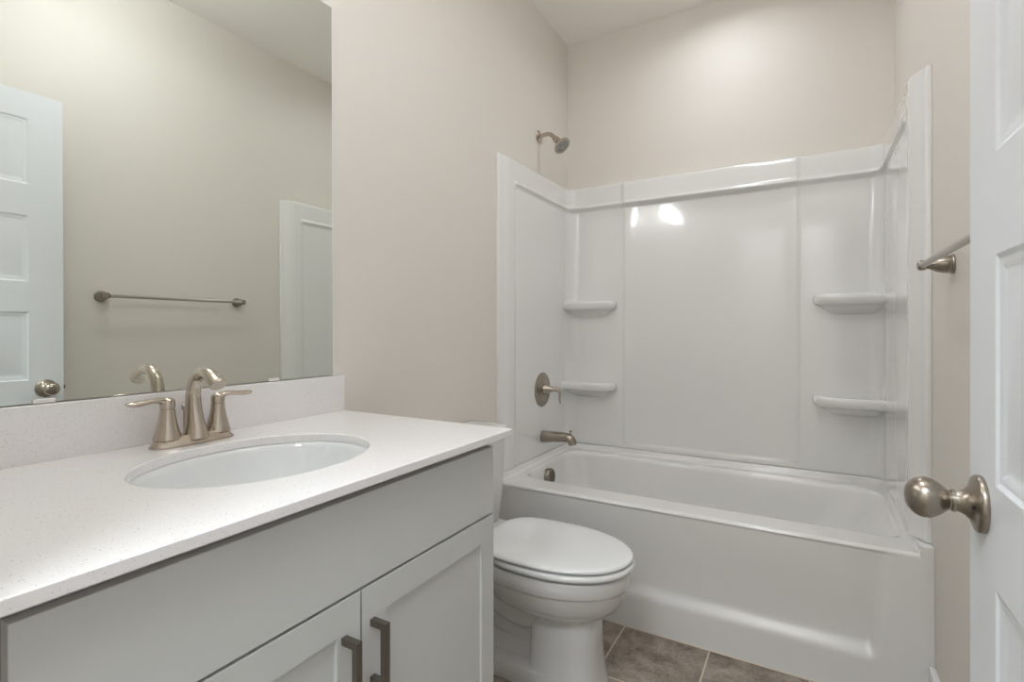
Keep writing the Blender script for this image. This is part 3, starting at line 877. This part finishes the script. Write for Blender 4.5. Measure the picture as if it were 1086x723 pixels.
# seat ring and closed lid
st = [egg(0.275, 0.722, 0.162, 0.3890), egg(0.257, 0.744, 0.184, 0.3902), egg(0.255, 0.747, 0.187, 0.395), egg(0.255, 0.747, 0.187, 0.401), egg(0.258, 0.743, 0.183, 0.4062), egg(0.266, 0.733, 0.173, 0.4072), egg(0.28, 0.71, 0.15, 0.4072)]
loft('seat', st, M['seat'], toi, angle=60)
ld = [egg(0.262, 0.715, 0.155, 0.4114, back=3.4), egg(0.243, 0.740, 0.179, 0.4122, back=3.4), egg(0.241, 0.743, 0.182, 0.4157, back=3.4), egg(0.242, 0.742, 0.181, 0.4202, back=3.4), egg(0.246, 0.736, 0.175, 0.4242, back=3.4), egg(0.256, 0.722, 0.162, 0.4267, back=3.2),
      egg(0.28, 0.69, 0.13, 0.4284, back=3), egg(0.34, 0.62, 0.07, 0.4292, back=3)]
loft('lid', ld, M['seat'], toi, angle=60)
for sg in (-1, 1):
    V, Fc = lathe_data((0.247, TYC + sg * 0.075 - 0.03, 0.401), (0, 1, 0), [(0, 0), (0, 0.008), (0.002, 0.0105), (0.058, 0.0105), (0.06, 0.008), (0.06, 0)], 20)
    mesh_obj('hinge', V, Fc, M['seat'], toi)
def trect(x0, x1, hw, z, r):
    return rrect(x0, x1, TYC - hw, TYC + hw, (0.012, r, r, 0.012), z, 8, 4)
tank = [trect(0.020, 0.175, 0.165, 0.392, 0.03), trect(0.016, 0.182, 0.178, 0.402, 0.035), trect(0.016, 0.188, 0.188, 0.50, 0.035), trect(0.015, 0.194, 0.195, 0.705, 0.035), trect(0.015, 0.194, 0.195, 0.722, 0.035)]
tk = loft('tank', tank, M['porcelain'], toi, angle=50)
tl = [trect(0.014, 0.200, 0.200, 0.722, 0.04), trect(0.011, 0.206, 0.206, 0.727, 0.045), trect(0.011, 0.206, 0.206, 0.745, 0.045), trect(0.013, 0.203, 0.203, 0.750, 0.043), trect(0.018, 0.197, 0.197, 0.7525, 0.04), trect(0.05, 0.16, 0.16, 0.754, 0.03)]
loft('tank_lid', tl, M['porcelain'], toi, angle=50)
fl = lathe('flush_lever', (0.193, TYC - 0.135, 0.665), (1, 0, 0), [(0, 0), (0, 0.012), (0.006, 0.012), (0.010, 0.008), (0.016, 0.007), (0.016, 0)], M['nickel'], toi, n=24)
tube('lever_arm', [(0.207, TYC - 0.140, 0.665, 0.006, 0.005), (0.210, TYC - 0.110, 0.663, 0.006, 0.004), (0.210, TYC - 0.075, 0.658, 0.007, 0.004)], M['nickel'], fl, side=(0, 0, 1), n=16)

# ================================================================ LIGHT FIXTURES
def can_light(x, y, r, label):
    t = thing('ceiling_light', label, 'ceiling light', (x, y, ZC))
    V, Fc = lathe_data((x, y, ZC - 0.0005), (0, 0, -1), [(0, r - 0.004), (0, r + 0.022), (0.003, r + 0.024), (0.008, r + 0.018), (0.008, r), (0.002, r - 0.004)], 48)
    Fc = Fc[:-2]
    mesh_obj('trim_ring', V, Fc, M['trim'], t)
    lathe('lens', (x, y, ZC - 0.0008), (0, 0, -1), [(0, 0), (0, r - 0.002), (0.003, r - 0.002), (0.005, 0)], M['lens'], t)
can_light(0.86, -0.40, 0.075, 'round recessed ceiling light over the bathtub')
sl = thing('ceiling_light', 'added unseen drum fill light in the middle of the bathroom', 'ceiling light', (0.95, -1.75, ZC))  # unseen drum added to brighten the ceiling and upper walls
lathe('canopy', (0.95, -1.75, ZC - 0.0005), (0, 0, -1), [(0, 0), (0, 0.065), (0.012, 0.063), (0.020, 0.03), (0.022, 0.009), (0.105, 0.009), (0.105, 0)], M['nickel'], sl)
lathe('fill_drum', (0.95, -1.75, ZC - 0.103), (0, 0, -1), [(0, 0), (0, 0.13), (0.003, 0.135), (0.075, 0.135), (0.082, 0.128), (0.085, 0)], M['drum'], sl)
can_light(0.95, -3.35, 0.35, 'added unseen round fill light in the hallway')  # made-up fitting to go with the hallway fill
vl = thing('vanity_light', 'three-shade vanity light bar on the wall above the mirror', 'wall light', (0, -2.12, 2.27))
box('wall_plate', (0.0005, 0.022, -2.47, -1.97, 2.235, 2.325), M['nickel'], vl, bevel=0.006)
for i in range(3):
    y = -2.40 + 0.18 * i
    V1 = lathe_data((0.020, y, 2.28), (1, 0, 0), [(0, 0), (0, 0.010), (0.08, 0.010), (0.08, 0)], 20)
    V2 = lathe_data((0.105, y, 2.265), (0, 0, 1), [(0, 0), (0, 0.026), (0.022, 0.022), (0.034, 0.008), (0.034, 0)], 24)
    a = merge('lamp_arm', [V1, V2], M['nickel'], vl)
    lathe('glass_shade', (0.105, y, 2.262), (0, 0, -1), [(0, 0), (0, 0.030), (0.02, 0.040), (0.06, 0.050), (0.12, 0.056), (0.122, 0.052), (0.118, 0)], M['shade'], a, n=32)
